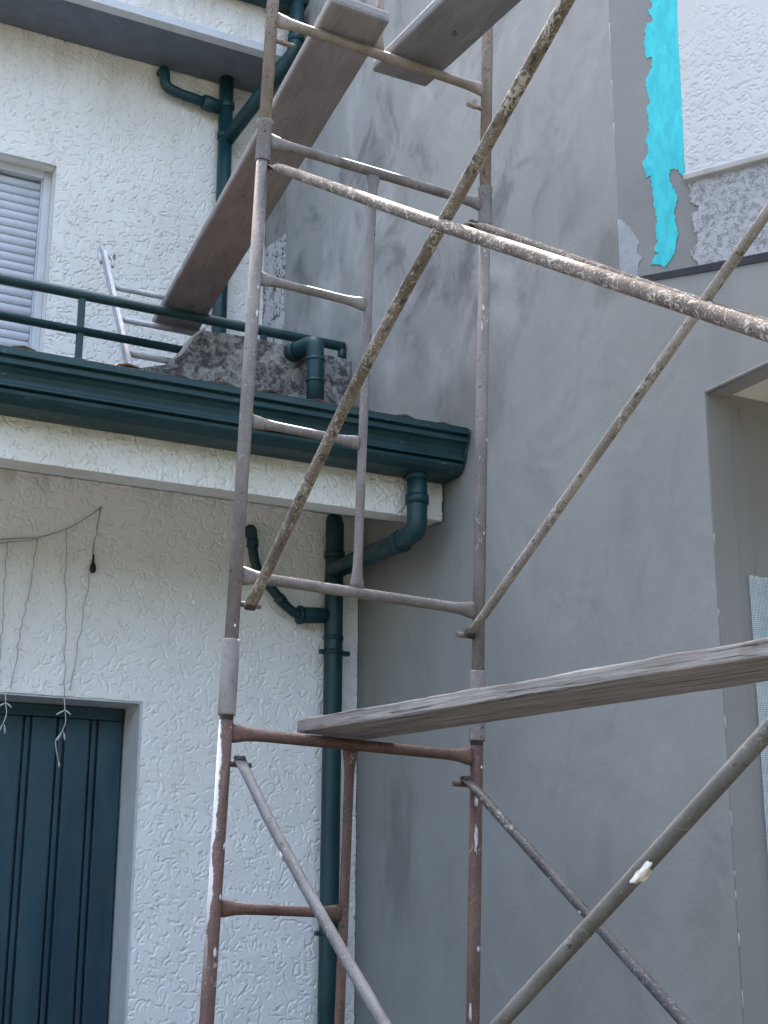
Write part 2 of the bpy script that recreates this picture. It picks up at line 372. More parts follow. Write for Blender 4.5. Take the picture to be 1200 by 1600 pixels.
def arc(pts, rad=0.06, n=6):
    """round the corners of a polyline"""
    P = [Vector(p) for p in pts]; out = [P[0]]
    for k in range(1, len(P) - 1):
        a = (P[k - 1] - P[k]); b = (P[k + 1] - P[k])
        r = min(rad, a.length * 0.45, b.length * 0.45)
        p0 = P[k] + a.normalized() * r; p1 = P[k] + b.normalized() * r
        for j in range(n + 1):
            t = j / n; out.append(p0 * (1 - t) ** 2 + P[k] * 2 * t * (1 - t) + p1 * t * t)
    out.append(P[-1]); return out

def tag(o, label=None, cat=None, group=None, kind=None):
    if label: o['label'] = label
    if cat: o['category'] = cat
    if group: o['group'] = group
    if kind: o['kind'] = kind
    return o
def empty(name, loc=(0, 0, 0), rot=(0, 0, 0), parent=None):
    o = bpy.data.objects.new(name, None); col.objects.link(o); o.location = loc; o.rotation_euler = rot
    o.empty_display_size = 0.1
    if parent: o.parent = parent
    return o
def inst(src, parent, loc, rot=None):
    o = bpy.data.objects.new(src.name.split('.')[0], src.data); col.objects.link(o); o.parent = parent; o.location = loc
    if rot: o.rotation_euler = rot
    return o

def wall_y(x0, x1, z0, z1, y, thick, holes=()):
    """wall slab facing -Y with rectangular holes (x0,x1,z0,z1); front face cut into cells, reveals closed"""
    m = MB()
    xs = sorted({x0, x1, *[h[0] for h in holes], *[h[1] for h in holes]}); xs = [x for x in xs if x0 <= x <= x1]
    zs = sorted({z0, z1, *[h[2] for h in holes], *[h[3] for h in holes]}); zs = [z for z in zs if z0 <= z <= z1]
    idx = {}
    def vid(x, yy, z):
        k = (round(x, 5), round(yy, 5), round(z, 5))
        if k not in idx: idx[k] = len(m.v); m.v.append((x, yy, z))
        return idx[k]
    def solid(i, j):
        if i < 0 or j < 0 or i >= len(xs) - 1 or j >= len(zs) - 1: return False
        cx = (xs[i] + xs[i + 1]) / 2; cz = (zs[j] + zs[j + 1]) / 2
        return not any(h[0] < cx < h[1] and h[2] < cz < h[3] for h in holes)
    for i in range(len(xs) - 1):
        for j in range(len(zs) - 1):
            if not solid(i, j): continue
            a, b, c, d = xs[i], xs[i + 1], zs[j], zs[j + 1]
            for yy in (y, y + thick):
                m.f.append([vid(a, yy, c), vid(b, yy, c), vid(b, yy, d), vid(a, yy, d)])
            for ok, p, q in ((solid(i - 1, j), (a, c), (a, d)), (solid(i + 1, j), (b, c), (b, d)), (solid(i, j - 1), (a, c), (b, c)), (solid(i, j + 1), (a, d), (b, d))):
                if not ok:
                    m.f.append([vid(p[0], y, p[1]), vid(q[0], y, q[1]), vid(q[0], y + thick, q[1]), vid(p[0], y + thick, p[1])])
    m.sm = [False] * len(m.f)
    return m

import numpy as np
def field(nu, nv, du, lam, width, seed):
    """band-limited random field on a grid of pitch du, wavelength lam (metres), unit variance"""
    rg_ = np.random.RandomState(seed); pu, pv = nu + 64, nv + 64
    F = np.fft.rfft2(rg_.normal(size=(pv, pu)))
    ku = np.fft.rfftfreq(pu, du)[None, :]; kv = np.fft.fftfreq(pv, du)[:, None]; k = np.sqrt(ku ** 2 + kv ** 2)
    F *= np.exp(-((k - 1 / lam) / (width / lam)) ** 2); F[0, 0] = 0
    f = np.fft.irfft2(F, s=(pv, pu))[:nv, :nu]; return f / f.std()
def sstep(x, a, b):
    t = np.clip((x - a) / (b - a), 0, 1); return t * t * (3 - 2 * t)
def relief(nu, nv, du, seed, sc=1.0, depth=1.0):
    """knocked-down render: flat plateaus broken by short ragged steps, pits and ridges (metres)"""
    sc *= 1.2; h = 0
    for lam, sd in ((0.125, 0), (0.105, 20), (0.090, 40)):
        f = field(nu, nv, du, lam * sc, 0.45, seed + sd) + 0.5 * field(nu, nv, du, 0.047 * sc, 0.4, seed + sd + 1) + 0.12 * field(nu, nv, du, 0.022 * sc, 0.4, seed + sd + 2)
        m = sstep(field(nu, nv, du, 0.075 * sc, 0.5, seed + sd + 3) + 0.3 * field(nu, nv, du, 0.03 * sc, 0.5, seed + sd + 4), 0.30, 0.65)
        d = f / (np.hypot(*np.gradient(f, du)) * 0.01 + 0.02)      # centimetres from the crease
        h = h + m * (-0.0056 * np.exp(-(d / 0.40) ** 2) + 0.0013 * np.exp(-((d - 1.1) / 0.6) ** 2) + 0.0007 * np.exp(-((d + 1.1) / 0.6) ** 2))
    h = h + 0.00012 * field(nu, nv, du, 0.02, 0.6, seed + 7) + 0.0013 * field(nu, nv, du, 0.25, 0.6, seed + 8)
    return h * depth
def sheet(org, U, V, N, lu, lv, du, seed, name, mat, sc=1.0, depth=1.0, hole=None, skirt=0.014):
    """displaced grid from org along unit U (lu metres) and V (lv), raised along N; hole=(u0,u1,v0,v1)"""
    nu, nv = int(lu / du) + 1, int(lv / du) + 1
    h = relief(nu, nv, du, seed, sc, depth)
    u = np.linspace(0, lu, nu); v = np.linspace(0, lv, nv)
    uu, vv = np.meshgrid(u, v)
    if hole is not None:      # snap the grid lines nearest to the opening onto its edges
        for arr, e in ((u, hole[0]), (u, hole[1]), (v, hole[2]), (v, hole[3])):
            i = int(np.abs(arr - e).argmin())
            if abs(arr[i] - e) < du: arr[i] = e
        uu, vv = np.meshgrid(u, v)
    org, U, V, N = [np.array(q, float) for q in (org, U, V, N)]
    co = org + uu[..., None] * U + vv[..., None] * V + h[..., None] * N
    idx = np.arange(nu * nv).reshape(nv, nu)
    keep = np.ones((nv - 1, nu - 1), bool)
    if hole is not None:
        cu = (u[:-1] + u[1:]) / 2; cv = (v[:-1] + v[1:]) / 2
        keep = ~((cu[None, :] > hole[0]) & (cu[None, :] < hole[1]) & (cv[:, None] > hole[2]) & (cv[:, None] < hole[3]))
    q = np.stack([idx[:-1, :-1], idx[:-1, 1:], idx[1:, 1:], idx[1:, :-1]], -1)[keep]
    # border skirt back to the wall
    ed = np.concatenate([q[:, [0, 1]], q[:, [1, 2]], q[:, [2, 3]], q[:, [3, 0]]])
    key = np.sort(ed, 1); _, inv, cnt = np.unique(key[:, 0].astype(np.int64) * (nu * nv) + key[:, 1], return_inverse=True, return_counts=True)
    be = ed[cnt[inv] == 1]; bv = np.unique(be); mp = -np.ones(nu * nv, int); mp[bv] = nu * nv + np.arange(len(bv))
    flat = co.reshape(-1, 3); co2 = np.concatenate([flat, flat[bv] - N * skirt])
    sk = np.stack([be[:, 1], be[:, 0], mp[be[:, 0]], mp[be[:, 1]]], -1)
    faces = np.concatenate([q, sk])
    me = bpy.data.meshes.new(name)
    me.vertices.add(len(co2)); me.vertices.foreach_set('co', co2.astype(np.float32).ravel())
    me.loops.add(faces.size); me.loops.foreach_set('vertex_index', faces.astype(np.int32).ravel())
    me.polygons.add(len(faces)); me.polygons.foreach_set('loop_start', np.arange(0, faces.size, 4, dtype=np.int32))
    sm = np.zeros(len(faces), bool); sm[:len(q)] = True; me.polygons.foreach_set('use_smooth', sm)
    me.update(calc_edges=True); me.validate(); me.materials.append(MAT[mat])
    o = bpy.data.objects.new(name, me); col.objects.link(o); return o

# ================================================================== THE SETTING
g = MB(); g.v = [(-300, -300, 0), (300, -300, 0), (300, 300, 0), (-300, 300, 0)]; g.f = [[0, 1, 2, 3]]; g.sm = [False]
tag(g.build('ground', 'ground'), 'pale concrete yard in front of the houses', kind='structure')

# unseen leafy screen added behind the camera to block low sky light
rh = np.random.RandomState(5); nL = 60000
hx = rh.uniform(-16, 18, nL); hz = rh.uniform(0.05, 4.6, nL) + 0.25 * np.sin(hx * 1.7) * (rh.rand(nL) > 0.5); hy = -5.0 + rh.uniform(-1, 1, nL) * 0.75
ctr = np.stack([hx, hy, np.abs(hz)], 1); d1 = rh.normal(size=(nL, 3)); d1 /= np.linalg.norm(d1, axis=1)[:, None]; d2 = np.cross(d1, rh.normal(size=(nL, 3))); d2 /= np.linalg.norm(d2, axis=1)[:, None]
vv_ = np.stack([ctr + d1 * 0.16, ctr + d2 * 0.07, ctr - d1 * 0.16, ctr - d2 * 0.07], 1).reshape(-1, 3)
hm = MB(); hm.v = [tuple(q) for q in vv_]; hm.f = [[4 * i, 4 * i + 1, 4 * i + 2, 4 * i + 3] for i in range(nL)]; hm.sm = [False] * nL
ho = MB(); ho.box((-16, -5.5, 0), (18, -4.6, 4.3))
added_hedge = tag(empty('added_hedge', (1, -5, 0)), 'unseen dark green leafy screen added to shade the yard', 'added_hedge')
for m_, nm in ((hm, 'added_foliage'), (ho, 'added_hedge_core')):
    o = m_.build(nm, 'leaf'); o.parent = added_hedge; o.matrix_parent_inverse = Matrix.Translation((-1, 5, 0))
    if nm == 'added_foliage': o['kind'] = 'stuff'

# ================================================================== WHITE HOUSE (left)
YH = 6.20      # lower wall
YU = 7.558     # upper wall, set back behind the balcony
XG = 3.088     # face of the grey side wall that the house runs into
house = tag(empty('white_house', (0.5, YH, 0)), 'white roughcast house with dark green gutters, blue-green door and balcony', 'house')
hp = Matrix.Translation((-0.5, -YH, 0))
def H(m, name, mat, parent=None, bevel=0.0):
    """build in world coordinates, parent to the house (or to one of its parts)"""
    o = m.build(name, mat, None, bevel)
    o.parent = parent or house
    if parent is None: o.matrix_parent_inverse = (Matrix.Translation((0.5, YH, 0))).inverted()
    return o

X0 = -4.0
def HS(o, parent):
    o.parent = parent; return o
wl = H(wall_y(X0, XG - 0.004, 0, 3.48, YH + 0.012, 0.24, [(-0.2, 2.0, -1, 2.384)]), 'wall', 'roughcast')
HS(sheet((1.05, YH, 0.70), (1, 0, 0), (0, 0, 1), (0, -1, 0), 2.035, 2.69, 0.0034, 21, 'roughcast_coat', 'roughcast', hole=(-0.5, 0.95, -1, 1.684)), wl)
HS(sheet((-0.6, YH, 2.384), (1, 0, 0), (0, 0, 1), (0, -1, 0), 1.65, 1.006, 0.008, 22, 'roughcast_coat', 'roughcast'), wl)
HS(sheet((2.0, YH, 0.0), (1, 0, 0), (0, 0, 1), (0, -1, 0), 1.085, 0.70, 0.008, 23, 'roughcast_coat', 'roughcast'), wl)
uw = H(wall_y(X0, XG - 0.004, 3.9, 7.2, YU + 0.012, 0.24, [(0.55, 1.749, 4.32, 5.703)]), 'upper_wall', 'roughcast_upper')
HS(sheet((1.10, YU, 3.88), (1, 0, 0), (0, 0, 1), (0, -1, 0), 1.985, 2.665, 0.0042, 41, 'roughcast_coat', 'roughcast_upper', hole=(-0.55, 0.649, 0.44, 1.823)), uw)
H(MB().box((X0, YH + 0.25, 3.46), (XG - 0.004, YU, 3.86)), 'balcony_slab', 'roof')
H(MB().box((X0, YU - 0.46, 6.98), (XG - 0.004, YU + 5, 7.16)), 'roof_slab', 'roof')
H(MB().box((X0, YU + 0.26, 0.0), (XG - 0.004, YU + 5, 6.97)), 'house_body', 'roof')

# edge beam of the porch roof with its sloping soffit
YB = 5.333
bm_ = MB()
bm_.extrude_x([(YB + 0.010, 3.164), (YB + 0.12, 3.170), (YB + 0.12, 3.47), (YB + 0.010, 3.44)], X0, 3.072)
eb = H(bm_, 'edge_beam', 'roughcast_cream', bevel=0.008)
HS(sheet((0.60, YB, 3.166), (1, 0, 0), (0, 0, 1), (0, -1, 0), 2.476, 0.27, 0.0034, 61, 'roughcast_coat', 'roughcast_cream', sc=0.9, depth=1.1), eb)
H(MB().extrude_x([(YB + 0.122, 3.178), (YH - 0.002, 3.392), (YH - 0.002, 3.455), (YB + 0.122, 3.24)], X0, 3.07), 'porch_soffit', 'roughcast')
# tiled porch roof
pr = H(MB().extrude_x([(5.16, 3.452), (YH - 0.01, 3.762), (YH - 0.01, 3.80), (5.16, 3.49)], X0, 3.07), 'porch_roof', 'roof')
def tile_mesh(flip):
    m = MB(); n = 6; L = 0.38; th = 0.011
    for k in range(2):
        for rad in ((0.085, 0.085 - th) if k == 0 else (0.070, 0.070 - th)):
            for j in range(n + 1):
                t = math.pi * j / n
                m.v.append((math.cos(t) * rad, k * L, (math.sin(t) * rad * 0.75) * (-1 if flip else 1)))
    q = n + 1
    for j in range(n):
        m.f += [[j, j + 1, 2 * q + j + 1, 2 * q + j], [q + j, 3 * q + j, 3 * q + j + 1, q + j + 1], [j, q + j, q + j + 1, j + 1], [2 * q + j, 2 * q + j + 1, 3 * q + j + 1, 3 * q + j]]
    m.f += [[0, 2 * q, 3 * q, q], [n, q + n, 3 * q + n, 2 * q + n]]
    m.sm = [False] * len(m.f); return m
tsl = math.atan2(0.31, 1.03)
t_up = t_dn = None
rows = [(5.135, 3.500), (5.43, 3.590), (5.73, 3.681), (6.00, 3.762)]
for c in range(13):
    for (ty, tz) in rows:
        x = 2.96 - c * 0.205 + random.uniform(-0.008, 0.008)
        jy = random.uniform(-0.015, 0.012); rz = random.uniform(-0.03, 0.03)
        for flip, dx, dz in ((False, 0, -0.008), (True, -0.1025, 0.022)):
            base = t_dn if flip else t_up
            if base is None:
                o = tile_mesh(flip).build('tile', 'terracotta')
                if flip: t_dn = o
                else: t_up = o
            else:
                o = bpy.data.objects.new('tile', base.data); col.objects.link(o)
            o.parent = pr
            o.location = (x + dx - (0.0), ty + jy, tz + dz + random.uniform(-0.004, 0.006)); o.rotation_euler = (tsl, 0, rz)

# moulded gutter
YG = 5.085
prof = [(YG, 3.528), (YG, 3.503), (YG + 0.022, 3.499), (YG + 0.024, 3.492), (YG + 0.010, 3.489), (YG + 0.012, 3.470), (YG + 0.034, 3.464),
        (YG + 0.050, 3.446), (YG + 0.058, 3.424), (YG + 0.056, 3.408), (YG + 0.046, 3.402), (YG + 0.046, 3.393), (YG + 0.072, 3.389), (YG + 0.072, 3.383), (YG + 0.050, 3.379),
        (YG + 0.054, 3.366), (YG + 0.070, 3.350), (YG + 0.105, 3.338), (YG + 0.200, 3.334), (YG + 0.243, 3.338), (YG + 0.243, 3.50),
        (YG + 0.232, 3.50), (YG + 0.232, 3.346), (YG + 0.11, 3.348), (YG + 0.085, 3.380), (YG + 0.070, 3.44), (YG + 0.040, 3.495), (YG + 0.018, 3.528)]
gut = H(MB().extrude_x(prof, X0, 3.072), 'gutter', 'green_worn', bevel=0.0015)
endp = [(3.073, YG + 0.002, 3.526), (3.073, YG + 0.03, 3.46), (3.073, YG + 0.05, 3.39), (3.073, YG + 0.11, 3.337), (3.073, YG + 0.243, 3.337), (3.073, YG + 0.243, 3.50), (3.073, YG + 0.10, 3.52)]
H(MB().prism(endp, (0.010, 0, 0)), 'gutter_end', 'green_worn', gut)
H(MB().box((X0, YG + 0.001, 3.5285), (3.071, YG + 0.022, 3.5335)), 'gutter_lip', 'green', gut, 0.0015)

def ring(m, p, d, r, h, n=18):
    d = Vector(d).normalized(); p = Vector(p)
    m.tube([p - d * h / 2, p - d * h / 2 * 0.99, p + d * h / 2 * 0.99, p + d * h / 2], [r * 0.97, r, r, r * 0.97], n)
    return m
# main downpipe on the lower wall
PX, PY, PR = 2.912, 6.125, 0.0455
dp = H(MB().tube([(PX - 0.004, PY, 0.0), (PX, PY, 1.2), (PX + 0.004, PY, 2.5), (PX + 0.004, PY, 3.25), (PX + 0.004, PY, 3.315), (PX + 0.003, PY + 0.010, 3.345), (PX + 0.002, PY + 0.03, 3.362)], [PR, PR, PR, PR, PR, PR * 0.93, PR * 0.6], 22), 'downpipe', 'green_pipe')
for z, r_, h_ in ((2.99, 0.053, 0.045), (3.16, 0.052, 0.03), (2.745, 0.049, 0.02)):
    H(ring(MB(), (PX + 0.004, PY, z), (0, 0, 1), r_, h_, 22), 'collar', 'green_pipe', dp)
for z in (2.675, 1.372):
    m = ring(MB(), (PX + 0.003, PY, z), (0, 0, 1), 0.051, 0.022, 22)
    m.box((PX + 0.045, PY - 0.014, z - 0.011), (PX + 0.088, PY + 0.014, z + 0.010)); m.box((PX - 0.068, PY - 0.012, z - 0.010), (PX - 0.046, PY + 0.012, z + 0.010))
    m.tube([(PX + 0.06, PY, z), (PX + 0.06, YH + 0.01, z)], 0.006, 8)
    H(m, 'pipe_clamp', 'green_pipe', dp)
# outlet from the gutter with swan-neck back to the downpipe
path = arc([(2.900, 5.252, 3.345), (2.900, 5.252, 3.105), (2.898, 5.34, 3.058), (2.897, 5.50, 3.066), (2.912, 6.10, 3.075)], 0.09, 7)
op = H(MB().tube([(2.900, 5.252, 3.345), (2.900, 5.252, 3.24), (2.900, 5.252, 3.19)] + arc([(2.900, 5.252, 3.18), (2.900, 5.252, 3.085), (2.899, 5.40, 3.066)], 0.11, 8) + [(2.899, 5.48, 3.066), (2.91, 6.10, 3.080)], 0.0455, 22), 'outlet_pipe', 'green_pipe')
for p, d, r_, h_ in (((2.900, 5.252, 3.222), (0, 0, 1), 0.0525, 0.04), ((2.899, 5.405, 3.066), (0, 1, 0), 0.052, 0.035), ((2.900, 5.252, 3.328), (0, 0, 1), 0.051, 0.03)):
    H(ring(MB(), p, d, r_, h_, 22), 'collar', 'green_pipe', op)
# small waste pipe from the wall into a branch of the downpipe
sp = H(MB().tube(arc([(2.482, 6.20, 3.245), (2.482, 6.135, 3.235), (2.484, 6.130, 3.13), (2.512, 6.135, 3.04), (2.668, 6.14, 2.882), (2.725, 6.14, 2.848), (2.76, 6.135, 2.846)], 0.05, 5), 0.0235, 16), 'waste_pipe', 'green_pipe')
H(MB().tube([(2.745, 6.135, 2.846), (2.752, 6.135, 2.846), (2.80, 6.135, 2.849), (2.90, 6.13, 2.857)], [0.036, 0.040, 0.040, 0.036], 20), 'pipe_branch', 'green_pipe', sp)
for p, d, r_, h_ in (((2.742, 6.136, 2.846), (1, 0, 0), 0.045, 0.02), ((2.640, 6.139, 2.910), (0.7, 0, -0.7), 0.028, 0.04), ((2.482, 6.13, 3.17), (0, 0, 1), 0.029, 0.04), ((2.482, 6.165, 3.238), (0, 1, 0), 0.030, 0.03)):
    H(ring(MB(), p, d, r_, h_, 18), 'collar', 'green_pipe', sp)

# garage door in its reveal
YD = 6.42
gd = H(MB().box((-0.2, YD + 0.03, 0), (2.0, YD + 0.05, 2.384)), 'garage_door', 'door')
H(MB().box((2.0005, YH + 0.003, 0), (2.006, YD + 0.06, 2.384)), 'door_jamb', 'white_paint', gd)
jm = MB().box((1.988, YH + 0.004, 0.0), (1.9995, YD + 0.05, 2.383)); H(jm, 'door_jamb', 'white_paint', gd)
H(MB().box((-0.2, YH + 0.004, 2.3755), (1.987, YD + 0.05, 2.3835)), 'door_head', 'white_paint', gd)
H(MB().box((-0.2, YD - 0.012, 2.318), (1.975, YD + 0.028, 2.372)), 'top_rail', 'door', gd, 0.004)
H(MB().box((1.80, YD - 0.020, 2.358), (1.86, YD - 0.0125, 2.3745)), 'hinge_plate', 'door', gd)
rib = None; x = 1.978
while x > -0.1:
    o = MB(); w = 0.112
    o.hexa([(x - w, YD, 0.02), (x, YD, 0.02), (x, YD + 0.029, 0.02), (x - w, YD + 0.029, 0.02)], [(x - w, YD, 2.317), (x, YD, 2.317), (x, YD + 0.029, 2.317), (x - w, YD + 0.029, 2.317)])
    H(o, 'panel', 'door', gd, 0.005)
    xr = x - w - 0.010
    H(MB().box((xr - 0.022, YD + 0.006, 0.02), (xr, YD + 0.0295, 2.316)), 'rib', 'door', gd, 0.004)
    x = xr - 0.022 - 0.010

# balcony parapet, lichen covered, with raked end, and its drain
pp = [(2.262, 6.300, 4.292), (2.20, 6.300, 4.235), (2.14, 6.300, 4.13), (2.06, 6.300, 4.07), (1.90, 6.300, 4.02), (1.2, 6.300, 3.96), (1.2, 6.300, 3.74), (3.086, 6.300, 3.74), (3.086, 6.300, 4.285), (2.75, 6.300, 4.298), (2.5, 6.300, 4.306)]
par = H(MB().prism(pp, (0, 0.13, 0)), 'parapet', 'lichen', bevel=0.012)
H(MB().prism([(2.268, 6.302, 4.300), (2.206, 6.302, 4.242), (2.146, 6.302, 4.137), (2.115, 6.302, 4.112), (2.110, 6.302, 4.122), (2.135, 6.302, 4.146), (2.196, 6.302, 4.250), (2.256, 6.302, 4.306)], (0, 0.126, 0)), 'parapet_edge', 'sillstone', par)
dr = H(MB().tube([(2.742, 6.31, 4.262), (2.765, 6.22, 4.260)] + arc([(2.772, 6.17, 4.258), (2.790, 6.12, 4.252), (2.792, 6.12, 4.18)], 0.06, 6) + [(2.793, 6.12, 4.10), (2.795, 6.12, 3.84)], 0.045, 22), 'parapet_drain', 'green_pipe')
for z in (4.165, 4.05): H(ring(MB(), (2.793, 6.12, z), (0, 0, 1), 0.0485, 0.014, 22), 'collar', 'green_pipe', dr)
H(ring(MB(), (2.748, 6.285, 4.261), (0.25, -1, 0), 0.052, 0.05, 22), 'collar', 'green_pipe', dr)

# balcony railing
YR = 6.385
rl = empty('balcony_railing', (0, 0, 0)); rl.parent = house; rl.matrix_parent_inverse = Matrix.Translation((-0.5, -YH, 0))
H(MB().tube([(X0, YR, 4.392), (3.05, YR, 4.387), (3.075, YR, 4.387)], 0.0265, 16), 'top_rail', 'green', rl)
H(MB().tube([(3.066, YR, 4.387), (3.068, YR, 4.30)], 0.022, 14), 'rail_return', 'green', rl)
H(MB().tube([(X0, YR, 4.212), (2.19, YR, 4.196)], 0.021, 14), 'mid_rail', 'green', rl)
for x in (-2.6, -1.2, 0.2, 1.648, 2.612):
    H(MB().box((x - 0.0165, YR - 0.012, 3.86 if x < 2.3 else 4.30), (x + 0.0165, YR + 0.012, 4.372)), 'post', 'green', rl, 0.003)

# upper window with roller shutter
wd = H(MB().box((0.55, YU + 0.20, 4.32), (1.749, YU + 0.245, 5.703)), 'window', 'white_paint')
H(MB().box((1.702, YU + 0.105, 4.32), (1.7485, YU + 0.195, 5.70)), 'shutter_guide', 'white_paint', wd, 0.004)
H(MB().box((1.694, YU + 0.125, 4.32), (1.701, YU + 0.19, 5.70)), 'shutter_guide', 'white_paint', wd)
H(MB().box((0.55, YU + 0.10, 5.655), (1.70, YU + 0.196, 5.7025)), 'shutter_head', 'white_paint', wd)
m = MB(); pit = 0.0535; pr_ = []
for j in range(7):
    t = j / 6; pr_.append((YU + 0.150 - math.sin(math.pi * t) * 0.013, 0.003 + t * (pit - 0.006)))
pr_ = pr_ + [(YU + 0.162, pit - 0.003), (YU + 0.162, 0.003)]
slat0 = None
for k in range(25):
    z = 5.645 - (k + 1) * pit
    if slat0 is None:
        mm = MB(); mm.extrude_x(pr_, 0.56, 1.692); mm.sm = [False, False] + [True] * 6 + [False] * 3
        slat0 = H(mm, 'slat', 'pvc', wd); slat0.location = (0, 0, z)
    else:
        o = bpy.data.objects.new('slat', slat0.data); col.objects.link(o); o.parent = wd
        o.location = (0, 0, z)

# upper eave: soffit, fascia with lip, gutter, pipes
YE = 7.098
ev = H(MB().box((X0, YE + 0.06, 6.546), (XG - 0.006, YU - 0.002, 6.60)), 'eave_soffit', 'soffit')
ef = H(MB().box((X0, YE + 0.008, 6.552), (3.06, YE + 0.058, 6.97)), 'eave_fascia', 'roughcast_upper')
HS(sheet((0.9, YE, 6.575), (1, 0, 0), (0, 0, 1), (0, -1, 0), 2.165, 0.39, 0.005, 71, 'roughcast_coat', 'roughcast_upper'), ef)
H(MB().box((X0, YE - 0.012, 6.540), (3.066, YE + 0.0595, 6.588)), 'drip_edge', 'white_paint')
eg = H(MB().extrude_x([(y, z + 0.138) for y, z in [(6.86, 6.90), (6.862, 6.83), (6.89, 6.80), (6.89, 6.77), (6.93, 6.715), (6.98, 6.70), (7.08, 6.70), (7.08, 6.88), (7.07, 6.88), (7.07, 6.712), (6.95, 6.72), (6.905, 6.80), (6.88, 6.90)]], X0, 3.075), 'eave_gutter', 'green_worn', bevel=0.0015)
ud = H(MB().tube([(2.772, YU - 0.075, 3.86), (2.772, YU - 0.075, 5.2), (2.762, YU - 0.075, 6.545)], 0.045, 20), 'upper_downpipe', 'green_pipe')
for z in (6.35, 6.14, 5.62): H(ring(MB(), (2.766, YU - 0.075, z), (0, 0, 1), 0.052, 0.04, 20), 'collar', 'green_pipe', ud)
H(MB().tube([(3.012, 6.965, 6.85), (3.008, 6.965, 6.62)] + arc([(3.006, 6.965, 6.58), (3.00, 6.97, 6.50), (2.95, 7.08, 6.43)], 0.08, 6) + [(2.77, YU - 0.08, 6.10)], 0.045, 20), 'eave_outlet_pipe', 'green_pipe', ud)
H(ring(MB(), (3.008, 6.965, 6.60), (0, 0, 1), 0.053, 0.04, 20), 'collar', 'green_pipe', ud)
up_ = H(MB().tube(arc([(2.355, YU, 6.50), (2.358, YU - 0.06, 6.495), (2.362, YU - 0.065, 6.38), (2.46, YU - 0.065, 6.355), (2.76, YU - 0.07, 6.33)], 0.06, 6), 0.033, 16), 'upper_waste_pipe', 'green_pipe')
H(MB().tube([(2.61, YU - 0.068, 6.342), (2.62, YU - 0.068, 6.342), (2.66, YU - 0.068, 6.338), (2.75, YU - 0.07, 6.33)], [0.042, 0.049, 0.049, 0.042], 18), 'pipe_branch', 'green_pipe', up_)

# ================================================================== GREY HOUSE (right)
gh = tag(empty('grey_house', (XG + 0.3, 4.5, 0)), 'house with freshly cement-rendered grey side wall and turquoise strip at its corner', 'house')
ghi = Matrix.Translation((XG + 0.3, 4.5, 0)).inverted()
def G(m, name, mat, parent=None, bevel=0.0):
    o = m.build(name, mat, None, bevel); o.parent = parent or gh
    if parent is None: o.matrix_parent_inverse = ghi.copy()
    return o
YC, YUC = 3.547, 3.98          # lower and upper front corners
TS = 0.278                     # fall of the porch roof towards the street
def ztop(y): return 3.747 + (y - 3.866) * TS
HT = 7.15
sw = MB()
sw.prism([(XG, 12.6, 0), (XG, YC, 0), (XG, YC, 3.2), (XG, 2.25, 3.2), (XG, 2.25, ztop(2.25)), (XG, YUC, ztop(YUC)), (XG, YUC, HT), (XG, 12.6, HT)], (0.10, 0, 0))
side = G(sw, 'side_wall', 'cement')
G(MB().box((XG + 0.101, YC, 0), (5.5, YC + 0.2, 3.5)), 'porch_end_wall', 'cement_dark')
# small face strip closing the wall end, flush with the end wall
G(MB().box((XG + 0.002, YC - 0.004, 0), (XG + 0.1005, YC - 0.0005, 3.198)), 'wall_end', 'cement_dark')
# beam edge roll and ceiling
G(MB().tube([(XG + 0.006, YC - 0.004, 3.202), (XG + 0.006, 2.25, 3.202)], 0.009, 12), 'beam_arris', 'cement')
G(MB().box((XG + 0.103, 2.25, 3.212), (5.5, YC - 0.001, 3.26)), 'porch_ceiling', 'cream')
G(MB().box((XG, 2.05, 0), (XG + 0.25, 2.249, ztop(2.05))), 'porch_column', 'cement')
# sloping porch roof slab and the dark flashing along its edge
fl = MB()
fl.prism([(XG - 0.006, YUC + 0.006, ztop(YUC) + 0.018), (XG - 0.006, YUC + 0.006, ztop(YUC) - 0.004), (XG - 0.006, 3.5, ztop(3.5) - 0.014), (XG - 0.006, 2.2, ztop(2.2) - 0.02), (XG - 0.006, 2.2, ztop(2.2) + 0.02), (XG - 0.006, 3.5, ztop(3.5) + 0.014)], (0.03, 0, 0))
G(fl, 'roof_flashing', 'flashing')
G(MB().prism([(XG + 0.025, YUC + 0.4, ztop(YUC + 0.4) - 0.10), (XG + 0.025, 2.2, ztop(2.2) - 0.10), (XG + 0.025, 2.2, ztop(2.2) + 0.004), (XG + 0.025, YUC + 0.4, ztop(YUC + 0.4) + 0.004)], (2.4, 0, 0)), 'porch_roof', 'roof')
